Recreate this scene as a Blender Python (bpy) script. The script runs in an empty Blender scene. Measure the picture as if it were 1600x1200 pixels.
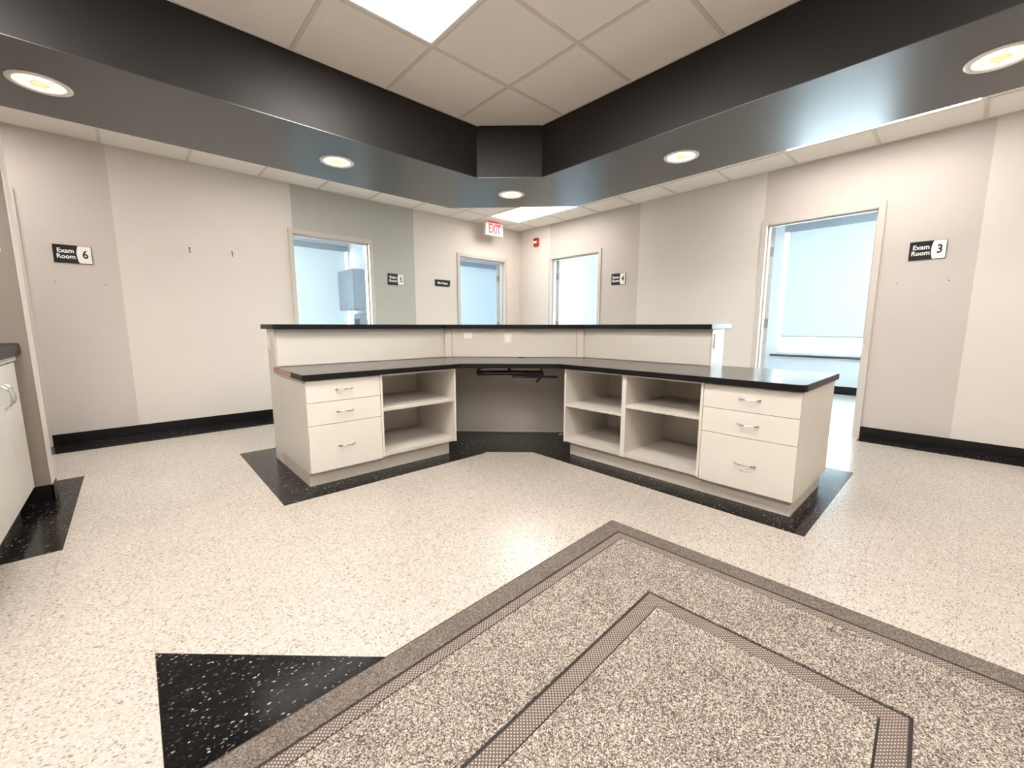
import bpy, bmesh, math, random
from mathutils import Matrix, Vector
random.seed(7)
S = bpy.context.scene
COL = S.collection
PI = math.pi

# ------------------------------------------------------------------ camera
CAM_H = 1.05
YAW, PITCH, ROLL = math.radians(47.465), math.radians(-7.964), math.radians(0.007)
fw = Vector((math.cos(YAW) * math.cos(PITCH), math.sin(YAW) * math.cos(PITCH), math.sin(PITCH)))
rt = fw.cross(Vector((0, 0, 1))).normalized()
up = rt.cross(fw)
cd = bpy.data.cameras.new('camera')
cd.sensor_width = 36.0
cd.lens = 646.36 / 1600 * 36
cd.clip_start = 0.02
cam = bpy.data.objects.new('camera', cd)
mw = Matrix((rt, up, -fw)).transposed().to_4x4()
mw.translation = (0, 0, CAM_H)
cam.matrix_world = mw
COL.objects.link(cam)
S.camera = cam

# ------------------------------------------------------------------ world, light, exposure
S.view_settings.view_transform = 'Standard'
S.view_settings.look = 'None'
S.view_settings.gamma = 1.0
S.view_settings.use_curve_mapping = False
S.view_settings.exposure = 1.78
W = bpy.data.worlds.new('overcast_sky')
S.world = W
W.use_nodes = True
bg = W.node_tree.nodes['Background']
bg.inputs[0].default_value = (0.80, 0.92, 1.0, 1)
bg.inputs[1].default_value = 16.0
TROFFER = 9.5        # strength of the fluorescent diffusers
DOWN = 0.36           # strength of the recessed lamps
WARM = (1.0, 0.94, 0.885)

def portal(loc, rot, sx, sy):
    l = bpy.data.lights.new('window_portal', 'AREA')
    l.shape = 'RECTANGLE'; l.size = sx; l.size_y = sy
    l.cycles.is_portal = True
    o = bpy.data.objects.new('window_portal', l)
    o.location = loc; o.rotation_euler = rot
    COL.objects.link(o)

# ------------------------------------------------------------------ materials
def srgb(r, g, b):
    f = lambda c: (c / 255 / 12.92) if c <= 10 else ((c / 255 + 0.055) / 1.055) ** 2.4
    return (f(r), f(g), f(b), 1)

def mat(name, col, rough=0.5, metal=0.0, spec=0.5, emit=None, es=0.0, bump=None, coat=0.0, var=0.0, vs=8.0):
    m = bpy.data.materials.new(name); m.use_nodes = True
    nt = m.node_tree; b = nt.nodes['Principled BSDF']
    b.inputs['Base Color'].default_value = col
    b.inputs['Roughness'].default_value = rough
    b.inputs['Metallic'].default_value = metal
    b.inputs['Specular IOR Level'].default_value = spec
    b.inputs['Coat Weight'].default_value = coat
    b.inputs['Coat Roughness'].default_value = 0.1
    if emit:
        b.inputs['Emission Color'].default_value = (*emit, 1)
        b.inputs['Emission Strength'].default_value = es
    tc = nt.nodes.new('ShaderNodeTexCoord')
    if var:
        n = nt.nodes.new('ShaderNodeTexNoise'); n.inputs['Scale'].default_value = vs; n.inputs['Detail'].default_value = 5
        nt.links.new(tc.outputs['Object'], n.inputs['Vector'])
        mr = nt.nodes.new('ShaderNodeMapRange')
        mr.inputs[1].default_value = 0.3; mr.inputs[2].default_value = 0.7
        mr.inputs[3].default_value = 1 - var; mr.inputs[4].default_value = 1 + var
        nt.links.new(n.outputs['Fac'], mr.inputs[0])
        mx = nt.nodes.new('ShaderNodeVectorMath'); mx.operation = 'SCALE'
        mx.inputs[0].default_value = col[:3]
        nt.links.new(mr.outputs[0], mx.inputs['Scale'])
        nt.links.new(mx.outputs[0], b.inputs['Base Color'])
    if bump:
        n = nt.nodes.new('ShaderNodeTexNoise'); n.inputs['Scale'].default_value = bump[0]; n.inputs['Detail'].default_value = 3
        nt.links.new(tc.outputs['Object'], n.inputs['Vector'])
        bp = nt.nodes.new('ShaderNodeBump'); bp.inputs['Strength'].default_value = bump[1]; bp.inputs['Distance'].default_value = 0.002
        nt.links.new(n.outputs['Fac'], bp.inputs['Height'])
        nt.links.new(bp.outputs[0], b.inputs['Normal'])
    return m

def ramp(nt, stops, interp='LINEAR'):
    r = nt.nodes.new('ShaderNodeValToRGB'); r.color_ramp.interpolation = interp
    e = r.color_ramp.elements
    while len(e) < len(stops): e.new(0.5)
    for i, (p, c) in enumerate(stops): e[i].position = p; e[i].color = c
    return r

def chip_mat(name, stops, fine, rough, scale=170.0):
    """vinyl composition tile: flat chips of other tones pressed into a base"""
    m = bpy.data.materials.new(name); m.use_nodes = True
    nt = m.node_tree; b = nt.nodes['Principled BSDF']; L = nt.links.new
    tc = nt.nodes.new('ShaderNodeTexCoord')
    mp = nt.nodes.new('ShaderNodeMapping'); mp.inputs['Scale'].default_value = (1.0, 1.7, 0.0); mp.inputs['Rotation'].default_value = (0, 0, 0.5)
    L(tc.outputs['Object'], mp.inputs[0])
    w = nt.nodes.new('ShaderNodeTexNoise'); w.inputs['Scale'].default_value = 60; w.inputs['Detail'].default_value = 3
    L(mp.outputs[0], w.inputs['Vector'])
    ad = nt.nodes.new('ShaderNodeVectorMath'); ad.operation = 'MULTIPLY_ADD'
    ad.inputs[1].default_value = (0.008, 0.008, 0); L(w.outputs['Color'], ad.inputs[0]); L(mp.outputs[0], ad.inputs[2])
    v = nt.nodes.new('ShaderNodeTexVoronoi'); v.inputs['Scale'].default_value = scale
    L(ad.outputs[0], v.inputs['Vector'])
    sp = nt.nodes.new('ShaderNodeSeparateColor'); L(v.outputs['Color'], sp.inputs[0])
    r = ramp(nt, stops, 'CONSTANT'); L(sp.outputs[0], r.inputs[0])
    n2 = nt.nodes.new('ShaderNodeTexNoise'); n2.inputs['Scale'].default_value = 160; n2.inputs['Detail'].default_value = 4
    L(mp.outputs[0], n2.inputs['Vector'])
    mr = nt.nodes.new('ShaderNodeMapRange'); mr.inputs[1].default_value = 0.3; mr.inputs[2].default_value = 0.7
    mr.inputs[3].default_value = 1 - fine; mr.inputs[4].default_value = 1 + fine
    L(n2.outputs['Fac'], mr.inputs[0])
    n3 = nt.nodes.new('ShaderNodeTexNoise'); n3.inputs['Scale'].default_value = 1.6; n3.inputs['Detail'].default_value = 4
    L(tc.outputs['Object'], n3.inputs['Vector'])
    m3 = nt.nodes.new('ShaderNodeMapRange'); m3.inputs[1].default_value = 0.35; m3.inputs[2].default_value = 0.7
    m3.inputs[3].default_value = 1.03; m3.inputs[4].default_value = 0.95
    L(n3.outputs['Fac'], m3.inputs[0])
    mm = nt.nodes.new('ShaderNodeMath'); mm.operation = 'MULTIPLY'; L(mr.outputs[0], mm.inputs[0]); L(m3.outputs[0], mm.inputs[1])
    sc = nt.nodes.new('ShaderNodeVectorMath'); sc.operation = 'SCALE'
    L(r.outputs[0], sc.inputs[0]); L(mm.outputs[0], sc.inputs['Scale'])
    L(sc.outputs[0], b.inputs['Base Color'])
    rr = nt.nodes.new('ShaderNodeMapRange'); rr.inputs[3].default_value = rough * 0.8; rr.inputs[4].default_value = rough * 1.35
    L(n3.outputs['Fac'], rr.inputs[0]); L(rr.outputs[0], b.inputs['Roughness'])
    bp = nt.nodes.new('ShaderNodeBump'); bp.inputs['Strength'].default_value = 0.12; bp.inputs['Distance'].default_value = 0.001
    n4 = nt.nodes.new('ShaderNodeTexNoise'); n4.inputs['Scale'].default_value = 14; n4.inputs['Detail'].default_value = 3
    L(mp.outputs[0], n4.inputs['Vector']); L(n4.outputs['Fac'], bp.inputs['Height']); L(bp.outputs[0], b.inputs['Normal'])
    b.inputs['Specular IOR Level'].default_value = 0.25 if 'black' in name else 0.5
    return m

M = {}
M['cream_tile'] = chip_mat('cream_vinyl_tile', [(0.0, srgb(128, 117, 108)), (0.08, srgb(182, 174, 165)), (0.40, srgb(166, 157, 148)), (0.60, srgb(175, 167, 158)), (0.92, srgb(196, 190, 183))], 0.06, 0.22)
M['black_tile'] = chip_mat('black_vinyl_tile', [(0.0, srgb(12, 11, 12)), (0.55, srgb(19, 18, 19)), (0.9, srgb(40, 39, 39)), (0.968, srgb(110, 108, 105)), (0.990, srgb(170, 168, 164))], 0.15, 0.16, 150)
M['grout'] = mat('floor_adhesive', srgb(120, 108, 96), 0.8, var=0.1)
M['wall_cream'] = mat('cream_paint', srgb(212, 204, 195), 0.55, var=0.008, bump=(180, 0.12))
M['wall_taupe'] = mat('taupe_paint', srgb(196, 186, 179), 0.55, var=0.01, bump=(180, 0.12))
M['wall_greige'] = mat('greige_paint', srgb(192, 183, 176), 0.55, var=0.01, bump=(180, 0.12))
M['wall_green'] = mat('grey_green_paint', srgb(176, 175, 167), 0.55, var=0.01, bump=(180, 0.12))
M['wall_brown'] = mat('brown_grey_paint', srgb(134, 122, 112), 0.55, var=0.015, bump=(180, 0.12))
M['room_white'] = mat('cool_white_paint', srgb(222, 226, 230), 0.6, var=0.008, bump=(180, 0.1))
M['soffit_satin'] = mat('charcoal_gloss_paint', srgb(34, 33, 34), 0.30, spec=0.9, var=0.04, vs=3, bump=(60, 0.08))
M['charcoal'] = mat('charcoal_satin_paint', srgb(30, 28, 27), 0.46, spec=0.3, var=0.04, vs=3, bump=(90, 0.10))
M['cap_tile'] = mat('ceiling_tile_fibre', srgb(240, 233, 224), 0.9, var=0.03, vs=140, bump=(260, 0.5))
M['grid'] = mat('grid_enamel', srgb(216, 208, 198), 0.45, var=0.01)
M['base'] = mat('black_rubber_base', srgb(9, 9, 11), 0.33, spec=0.35, var=0.05)
M['frame'] = mat('greige_steel_frame', srgb(196, 187, 177), 0.38, var=0.01)
M['laminate'] = mat('off_white_laminate', srgb(206, 201, 192), 0.42, var=0.012, vs=4)
M['laminate_in'] = mat('grey_speckle_laminate', srgb(192, 186, 177), 0.5, var=0.03, vs=220)
M['kick'] = mat('toe_kick_laminate', srgb(190, 184, 174), 0.5, var=0.015)
M['black_lam'] = mat('black_brown_laminate', srgb(56, 49, 47), 0.22, spec=0.8, var=0.05, vs=60, bump=(300, 0.08))
M['black_edge'] = mat('black_edge_banding', srgb(10, 9, 10), 0.42, spec=0.25, var=0.03)
M['raw_board'] = mat('raw_chipboard', srgb(170, 136, 116), 0.9, var=0.15, vs=200)
M['chrome'] = mat('brushed_chrome', srgb(200, 198, 194), 0.18, 1.0, var=0.02)
M['steel'] = mat('hinge_steel', srgb(150, 148, 144), 0.35, 0.9, var=0.03)
M['blk'] = mat('black_steel', srgb(22, 20, 20), 0.4, 0.3, var=0.05)
M['blk_gloss'] = mat('hook_and_highlight_steel', srgb(84, 76, 72), 0.25, 0.8, var=0.05)  # steel of the wall hooks; also paints highlights on the keyboard arm
M['plate'] = mat('white_plastic', srgb(228, 222, 210), 0.35, var=0.006)
M['dark_hole'] = mat('dark_slot', srgb(30, 28, 26), 0.7, var=0.02)
M['sign_black'] = mat('sign_black', srgb(14, 12, 12), 0.35, var=0.02)
M['sign_white'] = mat('sign_white', srgb(240, 236, 228), 0.4, var=0.01)
M['ink_white'] = mat('sign_white_ink', srgb(244, 242, 238), 0.5, var=0.004)
M['ink_black'] = mat('sign_black_ink', srgb(20, 18, 18), 0.5, var=0.01)
M['exit_face'] = mat('exit_face', srgb(214, 186, 184), 0.4, emit=(1.0, 0.80, 0.78), es=0.05, var=0.005)
M['exit_red'] = mat('exit_red', srgb(205, 40, 60), 0.4, emit=(1.0, 0.08, 0.14), es=0.10, var=0.01)
M['alarm'] = mat('alarm_red', srgb(188, 36, 40), 0.35, var=0.02)
M['lens'] = mat('lamp_diffuser', srgb(240, 236, 226), 0.5, emit=WARM, es=TROFFER, var=0.003)
M['lens_lobby'] = mat('perimeter_lamp_diffuser', srgb(240, 236, 226), 0.5, emit=WARM, es=TROFFER * 0.48, var=0.003)
M['lamp'] = mat('recessed_lamp_lens', srgb(240, 236, 226), 0.5, emit=(1.0, 0.83, 0.60), es=DOWN, var=0.003)
M['lamp_dim'] = mat('recessed_lamp_ring', srgb(240, 232, 214), 0.5, emit=(1.0, 0.74, 0.50), es=0.10, var=0.003)
M['white_metal'] = mat('white_enamel', srgb(232, 228, 220), 0.3, var=0.005)
M['door'] = mat('grey_door_paint', srgb(176, 178, 178), 0.45, var=0.01)
M['cab_grey'] = mat('grey_cabinet_laminate', srgb(150, 156, 164), 0.45, var=0.01)
M['sill'] = mat('dark_sill', srgb(58, 60, 66), 0.35, var=0.03)
M['rubber'] = mat('mat_rubber', srgb(36, 27, 26), 0.75, var=0.08, vs=90)
M['scrap'] = mat('scrap_paper', srgb(214, 206, 196), 0.8, var=0.02)

def shade_mat():
    m = bpy.data.materials.new('roller_shade_fabric'); m.use_nodes = True
    nt = m.node_tree; nt.nodes.clear(); L = nt.links.new
    o = nt.nodes.new('ShaderNodeOutputMaterial')
    t = nt.nodes.new('ShaderNodeBsdfTranslucent'); d = nt.nodes.new('ShaderNodeBsdfDiffuse')
    tc = nt.nodes.new('ShaderNodeTexCoord'); n = nt.nodes.new('ShaderNodeTexNoise'); n.inputs['Scale'].default_value = 300
    L(tc.outputs['Object'], n.inputs['Vector'])
    r = ramp(nt, [(0.3, (0.70, 0.74, 0.76, 1)), (0.7, (0.75, 0.79, 0.81, 1))]); L(n.outputs['Fac'], r.inputs[0])
    L(r.outputs[0], t.inputs[0]); L(r.outputs[0], d.inputs[0])
    x = nt.nodes.new('ShaderNodeMixShader'); x.inputs[0].default_value = 0.95
    L(t.outputs[0], x.inputs[1]); L(d.outputs[0], x.inputs[2]); L(x.outputs[0], o.inputs[0])
    return m
M['shade'] = shade_mat()

def glass_mat():
    m = bpy.data.materials.new('window_glass'); m.use_nodes = True
    nt = m.node_tree; nt.nodes.clear(); L = nt.links.new
    o = nt.nodes.new('ShaderNodeOutputMaterial')
    t = nt.nodes.new('ShaderNodeBsdfTransparent'); g = nt.nodes.new('ShaderNodeBsdfGlossy')
    t.inputs[0].default_value = (0.93, 0.97, 0.97, 1); g.inputs['Roughness'].default_value = 0.02
    f = nt.nodes.new('ShaderNodeFresnel'); f.inputs[0].default_value = 1.45
    x = nt.nodes.new('ShaderNodeMixShader'); L(f.outputs[0], x.inputs[0]); L(t.outputs[0], x.inputs[1]); L(g.outputs[0], x.inputs[2]); L(x.outputs[0], o.inputs[0])
    return m
M['glass'] = glass_mat()

def pile_mat(name, stops, scale, bump):
    m = bpy.data.materials.new(name); m.use_nodes = True
    nt = m.node_tree; b = nt.nodes['Principled BSDF']; L = nt.links.new
    tc = nt.nodes.new('ShaderNodeTexCoord')
    v = nt.nodes.new('ShaderNodeTexVoronoi'); v.inputs['Scale'].default_value = scale
    L(tc.outputs['Object'], v.inputs['Vector'])
    sp = nt.nodes.new('ShaderNodeSeparateColor'); L(v.outputs['Color'], sp.inputs[0])
    big = nt.nodes.new('ShaderNodeTexNoise'); big.inputs['Scale'].default_value = 5; big.inputs['Detail'].default_value = 6
    L(tc.outputs['Object'], big.inputs['Vector'])
    a = nt.nodes.new('ShaderNodeMath'); a.operation = 'MULTIPLY_ADD'; a.inputs[1].default_value = 0.9; 
    b2 = nt.nodes.new('ShaderNodeMath'); b2.operation = 'MULTIPLY_ADD'; b2.inputs[1].default_value = 0.25; b2.inputs[2].default_value = -0.08
    L(big.outputs['Fac'], b2.inputs[0]); L(sp.outputs[0], a.inputs[0]); L(b2.outputs[0], a.inputs[2])
    r = ramp(nt, stops); L(a.outputs[0], r.inputs[0]); L(r.outputs[0], b.inputs['Base Color'])
    b.inputs['Roughness'].default_value = 0.95; b.inputs['Specular IOR Level'].default_value = 0.1
    bp = nt.nodes.new('ShaderNodeBump'); bp.inputs['Strength'].default_value = bump; bp.inputs['Distance'].default_value = 0.004
    bp.invert = True
    L(v.outputs['Distance'], bp.inputs['Height']); L(bp.outputs[0], b.inputs['Normal'])
    return m
M['pile'] = pile_mat('mat_loop_pile', [(0.0, srgb(58, 51, 47)), (0.3, srgb(104, 95, 88)), (0.55, srgb(142, 132, 123)), (0.9, srgb(196, 187, 175))], 330, 0.7)
M['pile_border'] = pile_mat('mat_border_pile', [(0.0, srgb(70, 63, 59)), (0.5, srgb(104, 95, 89)), (1.0, srgb(136, 127, 118))], 340, 0.5)

def band_mat():
    m = bpy.data.materials.new('mat_dotted_band'); m.use_nodes = True
    nt = m.node_tree; b = nt.nodes['Principled BSDF']; L = nt.links.new
    tc = nt.nodes.new('ShaderNodeTexCoord')
    mp = nt.nodes.new('ShaderNodeMapping'); mp.inputs['Rotation'].default_value = (0, 0, PI / 4); mp.inputs['Scale'].default_value = (1, 1, 0)
    L(tc.outputs['Object'], mp.inputs[0])
    v = nt.nodes.new('ShaderNodeTexVoronoi'); v.inputs['Scale'].default_value = 118; v.inputs['Randomness'].default_value = 0.08
    L(mp.outputs[0], v.inputs['Vector'])
    r = ramp(nt, [(0.20, srgb(176, 166, 155)), (0.30, srgb(92, 80, 74))]); L(v.outputs['Distance'], r.inputs[0])
    L(r.outputs[0], b.inputs['Base Color']); b.inputs['Roughness'].default_value = 0.9
    bp = nt.nodes.new('ShaderNodeBump'); bp.inputs['Strength'].default_value = 0.6; bp.inputs['Distance'].default_value = 0.002; bp.invert = True
    L(v.outputs['Distance'], bp.inputs['Height']); L(bp.outputs[0], b.inputs['Normal'])
    return m
M['band'] = band_mat()

# ------------------------------------------------------------------ helpers
class MB:
    def __init__(s): s.v = []; s.f = []
    def box(s, x0, x1, y0, y1, z0, z1):
        if x0 > x1: x0, x1 = x1, x0
        if y0 > y1: y0, y1 = y1, y0
        if z0 > z1: z0, z1 = z1, z0
        return s.prism([(x0, y0), (x1, y0), (x1, y1), (x0, y1)], z0, z1)
    def prism(s, poly, z0, z1):
        a = sum(poly[i][0] * poly[(i + 1) % len(poly)][1] - poly[(i + 1) % len(poly)][0] * poly[i][1] for i in range(len(poly)))
        if a < 0: poly = poly[::-1]
        n = len(poly); o = len(s.v)
        s.v += [(x, y, z0) for x, y in poly] + [(x, y, z1) for x, y in poly]
        s.f.append(tuple(o + i for i in reversed(range(n)))); s.f.append(tuple(o + n + i for i in range(n)))
        for i in range(n):
            j = (i + 1) % n
            s.f.append((o + i, o + j, o + n + j, o + n + i))
        return s
    def tube(s, pts, r, n=8, ry=None):
        o = len(s.v); P = [Vector(p) for p in pts]; k = len(P)
        for i, p in enumerate(P):
            t = (P[min(i + 1, k - 1)] - P[max(i - 1, 0)]).normalized()
            ref = Vector((0, 0, 1)) if abs(t.z) < 0.9 else Vector((1, 0, 0))
            a = t.cross(ref).normalized(); b = a.cross(t)
            rr = r[i] if isinstance(r, (list, tuple)) else r
            for j in range(n):
                an = 2 * PI * j / n
                s.v.append(tuple(p + a * math.cos(an) * rr + b * math.sin(an) * (ry or rr)))
        for i in range(k - 1):
            for j in range(n):
                q = (j + 1) % n
                s.f.append((o + i * n + j, o + i * n + q, o + (i + 1) * n + q, o + (i + 1) * n + j))
        s.f.append(tuple(o + j for j in reversed(range(n)))); s.f.append(tuple(o + (k - 1) * n + j for j in range(n)))
        return s
    def lathe(s, prof, c, n=40, ax='z'):
        """prof: list of (radius, height); open profile revolved about an axis through c"""
        o = len(s.v)
        for r, h in prof:
            for j in range(n):
                a = 2 * PI * j / n; x, y = r * math.cos(a), r * math.sin(a)
                s.v.append((c[0] + x, c[1] + y, c[2] + h) if ax == 'z' else ((c[0] + h, c[1] + x, c[2] + y) if ax == 'x' else (c[0] + x, c[1] + h, c[2] + y)))
        for i in range(len(prof) - 1):
            for j in range(n):
                q = (j + 1) % n
                s.f.append((o + i * n + j, o + i * n + q, o + (i + 1) * n + q, o + (i + 1) * n + j))
        if prof[0][0] > 1e-6: s.f.append(tuple(o + j for j in range(n)))
        if prof[-1][0] > 1e-6: s.f.append(tuple(o + (len(prof) - 1) * n + j for j in range(n)))
        return s
    def build(s, name, m, parent=None, bevel=0.0, smooth=False, kind=None):
        me = bpy.data.meshes.new(name); me.from_pydata(s.v, [], s.f); me.materials.append(m)
        bm = bmesh.new(); bm.from_mesh(me)
        bmesh.ops.recalc_face_normals(bm, faces=bm.faces)
        if bevel:
            bmesh.ops.bevel(bm, geom=[e for e in bm.edges], offset=bevel, segments=2, profile=0.5, affect='EDGES', clamp_overlap=True)
        bm.to_mesh(me); bm.free()
        if smooth:
            for p in me.polygons: p.use_smooth = True
            try: me.set_sharp_from_angle(angle=math.radians(35))
            except Exception: pass
        o = bpy.data.objects.new(name, me); COL.objects.link(o)
        if parent: o.parent = parent
        if kind: o['kind'] = kind
        return o

def tag(o, label=None, cat=None, group=None, kind=None):
    if label: o['label'] = label
    if cat: o['category'] = cat
    if group: o['group'] = group
    if kind: o['kind'] = kind
    return o

def empty(name, loc=(0, 0, 0), rz=0, **k):
    o = bpy.data.objects.new(name, None); COL.objects.link(o)
    o.location = loc; o.rotation_euler = (0, 0, rz); o.empty_display_size = 0.1
    return tag(o, **k)

def text(body, size, m, parent, loc, rot, width=1.0, bold=0.0, shear=0.0, name='lettering', line=1.0):
    c = bpy.data.curves.new(name, 'FONT'); c.body = body; c.size = size; c.extrude = 0.0006; c.offset = bold
    c.space_line = line; c.align_x = 'CENTER'; c.align_y = 'CENTER'; c.shear = shear; c.resolution_u = 3
    t = bpy.data.objects.new(name, c); COL.objects.link(t)
    dg = bpy.context.evaluated_depsgraph_get()
    me = bpy.data.meshes.new_from_object(t.evaluated_get(dg))
    bpy.data.objects.remove(t)
    me.materials.clear(); me.materials.append(m)
    me.transform(Matrix.Diagonal((width, 1, 1, 1)))
    o = bpy.data.objects.new(name, me); COL.objects.link(o)
    o.parent = parent; o.location = loc; o.rotation_euler = rot
    return o

# convex polygon clipping
def area(p): return 0.5 * sum(p[i][0] * p[(i + 1) % len(p)][1] - p[(i + 1) % len(p)][0] * p[i][1] for i in range(len(p)))
def ccw(p): return p if area(p) > 0 else p[::-1]
def half(p, a, b, side):
    out = []
    d = lambda q: side * ((b[0] - a[0]) * (q[1] - a[1]) - (b[1] - a[1]) * (q[0] - a[0]))
    for i in range(len(p)):
        q, r = p[i], p[(i + 1) % len(p)]; dq, dr = d(q), d(r)
        if dq >= 0: out.append(q)
        if (dq > 0 and dr < 0) or (dq < 0 and dr > 0):
            t = dq / (dq - dr); out.append((q[0] + t * (r[0] - q[0]), q[1] + t * (r[1] - q[1])))
    return out
def inter(p, c):
    c = ccw(c)
    for i in range(len(c)):
        if len(p) < 3: return []
        p = half(p, c[i], c[(i + 1) % len(c)], 1)
    return p if len(p) >= 3 and abs(area(p)) > 2e-5 else []
def sub(ps, c):
    c = ccw(c); out = []
    for p in ps:
        if not inter(p, c): out.append(p); continue
        rem = p
        for i in range(len(c)):
            a, b = c[i], c[(i + 1) % len(c)]
            o = half(rem, a, b, -1)
            if len(o) >= 3 and abs(area(o)) > 2e-5: out.append(o)
            rem = half(rem, a, b, 1)
            if len(rem) < 3: break
    return out
def rect(x0, x1, y0, y1): return [(x0, y0), (x1, y0), (x1, y1), (x0, y1)]

# ------------------------------------------------------------------ dimensions
WL, WR, CE, SO, WT = 5.34, 5.08, 2.65, 2.257, 0.14      # left wall Y, right wall X, ceiling, soffit, wall thickness
XW, YS = -2.8, -2.8                                     # far side walls behind the camera
INNER = [(-2.2, -2.2), (2.6, -2.2), (2.6, 2.474), (2.217, 2.84), (-2.2, 2.84)]
OUTER = [(-2.79, -2.79), (3.456, -2.79), (3.456, 2.82), (2.55, 3.725), (-2.79, 3.725)]
DOORS = {  # opening edges along the wall
    'exam6': ('L', -1.537, -0.637), 'exam5': ('L', 1.483, 2.384), 'minor': ('L', 3.811, 4.725),
    'exam4': ('R', 3.69, 4.606), 'exam3': ('R', 0.645, 1.539)}
DH = 2.107

# ------------------------------------------------------------------ floor
BLACK = [rect(0.577, 2.105, 2.615, 3.976), rect(2.405, 3.76, 0.446, 2.36),
         [(2.105, 2.615), (2.105, 2.645), (2.405, 2.36), (3.76, 2.36), (3.76, 2.77), (2.55, 3.976), (2.105, 3.976)][1:],
         [(-0.037, 1.673), (0.96, 0.72), (-0.037, 0.72)],
         rect(-1.4, -0.330, 2.79, 4.115)]
for a, b in ((-2.8, -0.59), (-0.59, 1.433), (2.434, 3.761), (4.775, 5.08)): BLACK.append(rect(a, b, 4.985, WL))
for a, b in ((-2.8, 0.589), (1.616, 3.64), (4.656, 4.985)): BLACK.append(rect(4.86, WR, a, b))
BLACK[2] = [(2.105, 2.645), (2.405, 2.36), (3.76, 2.36), (3.76, 2.77), (2.55, 3.976), (2.105, 3.976)]

floor = MB().box(XW - 0.2, 8.45, YS - 0.2, 9.3, -0.12, -0.003).build('floor', M['grout'], kind='structure')
P = 0.298
pieces = []
nx0, nx1 = int((XW + 0.036) / P) - 1, int((WR + 0.036) / P) + 1
ny0, ny1 = int((YS + 0.082) / P) - 1, int((WL + 0.082) / P) + 1
for i in range(nx0, nx1 + 1):
    for j in range(ny0, ny1 + 1):
        x0, y0 = -0.036 + i * P, -0.082 + j * P
        g = 0.0003
        c = inter(rect(x0 + g, x0 + P - g, y0 + g, y0 + P - g), rect(XW, WR, YS, WL))
        if not c: continue
        cream = [c]
        for bp_ in BLACK:
            q = inter(c, bp_)
            if q: pieces.append((M['black_tile'], [q]))
            cream = sub(cream, bp_)
        if cream: pieces.append((M['cream_tile'], cream))
def score(pc):
    A = sum(abs(area(p)) for p in pc[1])
    cx = sum(p[0][0] for p in pc[1]) / len(pc[1]); cy = sum(p[0][1] for p in pc[1]) / len(pc[1])
    d = math.hypot(cx, cy); az = abs(math.atan2(cy, cx) - YAW)
    if az > math.radians(58) or d < 0.9: return 0
    return A / (d ** 3)
pieces.sort(key=score, reverse=True)
rest = {}
for k, (m, ps) in enumerate(pieces):
    if k < 300:
        b = MB()
        for p in ps: b.prism(p, -0.003, 0.0)
        b.build('floor_tile', m, floor)
    else:
        b = rest.setdefault(m.name, (m, MB()))[1]
        for p in ps: b.prism(p, -0.003, 0.0)
rb = rest[M['cream_tile'].name][1]
for x0, x1, y0, y1 in ((5.08, 8.25, -0.9, 5.34), (-2.8, 8.25, 5.34, 9.1)):     # rooms beyond the doors
    i = x0
    while i < x1 - 0.01:
        j = y0
        while j < y1 - 0.01:
            rb.box(i, min(i + P, x1) - 0.001, j, min(j + P, y1) - 0.001, -0.003, 0.0); j += P
        i += P
for m, b in rest.values(): b.build('distant_floor_tiles', m, floor, kind='stuff')

# ------------------------------------------------------------------ ceiling: tiles, grid, dropped tray soffit
ceiling = MB().box(XW - 0.2, 5.2, YS - 0.2, 5.46, CE + 0.03, CE + 0.15).build('ceiling', M['grid'], kind='structure')
TROF = [  # x0,x1,y0,y1 label
    (4.04, 4.64, 3.69, 4.91, 'bright fluorescent ceiling light panel in the far corner behind the EXIT sign'),
    (4.04, 4.64, 0.07, 1.31, 'fluorescent ceiling light seen as a bright sliver above the Exam Room 3 doorway'),
    (0.845, 1.445, 1.06, 2.252, 'large lit fluorescent panel in the middle of the recessed tray ceiling'),
    (-0.95, -0.35, 1.06, 2.252, None), (0.845, 1.445, -1.3, -0.1, None), (-0.95, -0.35, -1.3, -0.1, None),  # panels without a label are unseen, added only to light the room
    (0.57, 1.79, 3.73, 4.28, None), (-1.87, -0.65, 4.3, 4.91, None), (4.04, 4.64, -2.4, -1.2, None)]
LX = [-2.8, -2.48, -1.87, -1.26, -0.65, -0.04, 0.57, 1.18, 1.79, 2.40, 3.01, 3.62, 4.035, 4.645, 5.08]
LY = [-2.8, -2.42, -1.8, -1.18, -0.55, 0.07, 0.69, 1.31, 1.93, 2.56, 3.12, 3.69, 4.30, 4.91, 5.34]
IX = [-2.2] + [0.848 + 0.597 * k for k in range(-5, 3)] + [2.6]
IY = [-2.2] + [2.255 - 0.587 * k for k in range(7, -1, -1)] + [2.84]
trects = [rect(a, b, c, d) for a, b, c, d, _ in TROF]
def tiles(xs, ys, keep, cut):
    for i in range(len(xs) - 1):
        for j in range(len(ys) - 1):
            c = [rect(xs[i] + 0.004, xs[i + 1] - 0.004, ys[j] + 0.004, ys[j + 1] - 0.004)]
            if keep: c = [q for q in (inter(p, keep) for p in c) if q]
            for k in cut: c = sub(c, k)
            c = [p for p in c if abs(area(p)) > 1e-3]
            if c:
                b = MB(); dz = random.uniform(-0.0008, 0.0008)
                for p in c: b.prism(p, CE + dz, CE + 0.016)
                b.build('ceiling_tile', M['cap_tile'], ceiling)
tiles(LX, LY, None, [OUTER] + trects)
tiles(IX, IY, INNER, trects)
g = MB()
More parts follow.
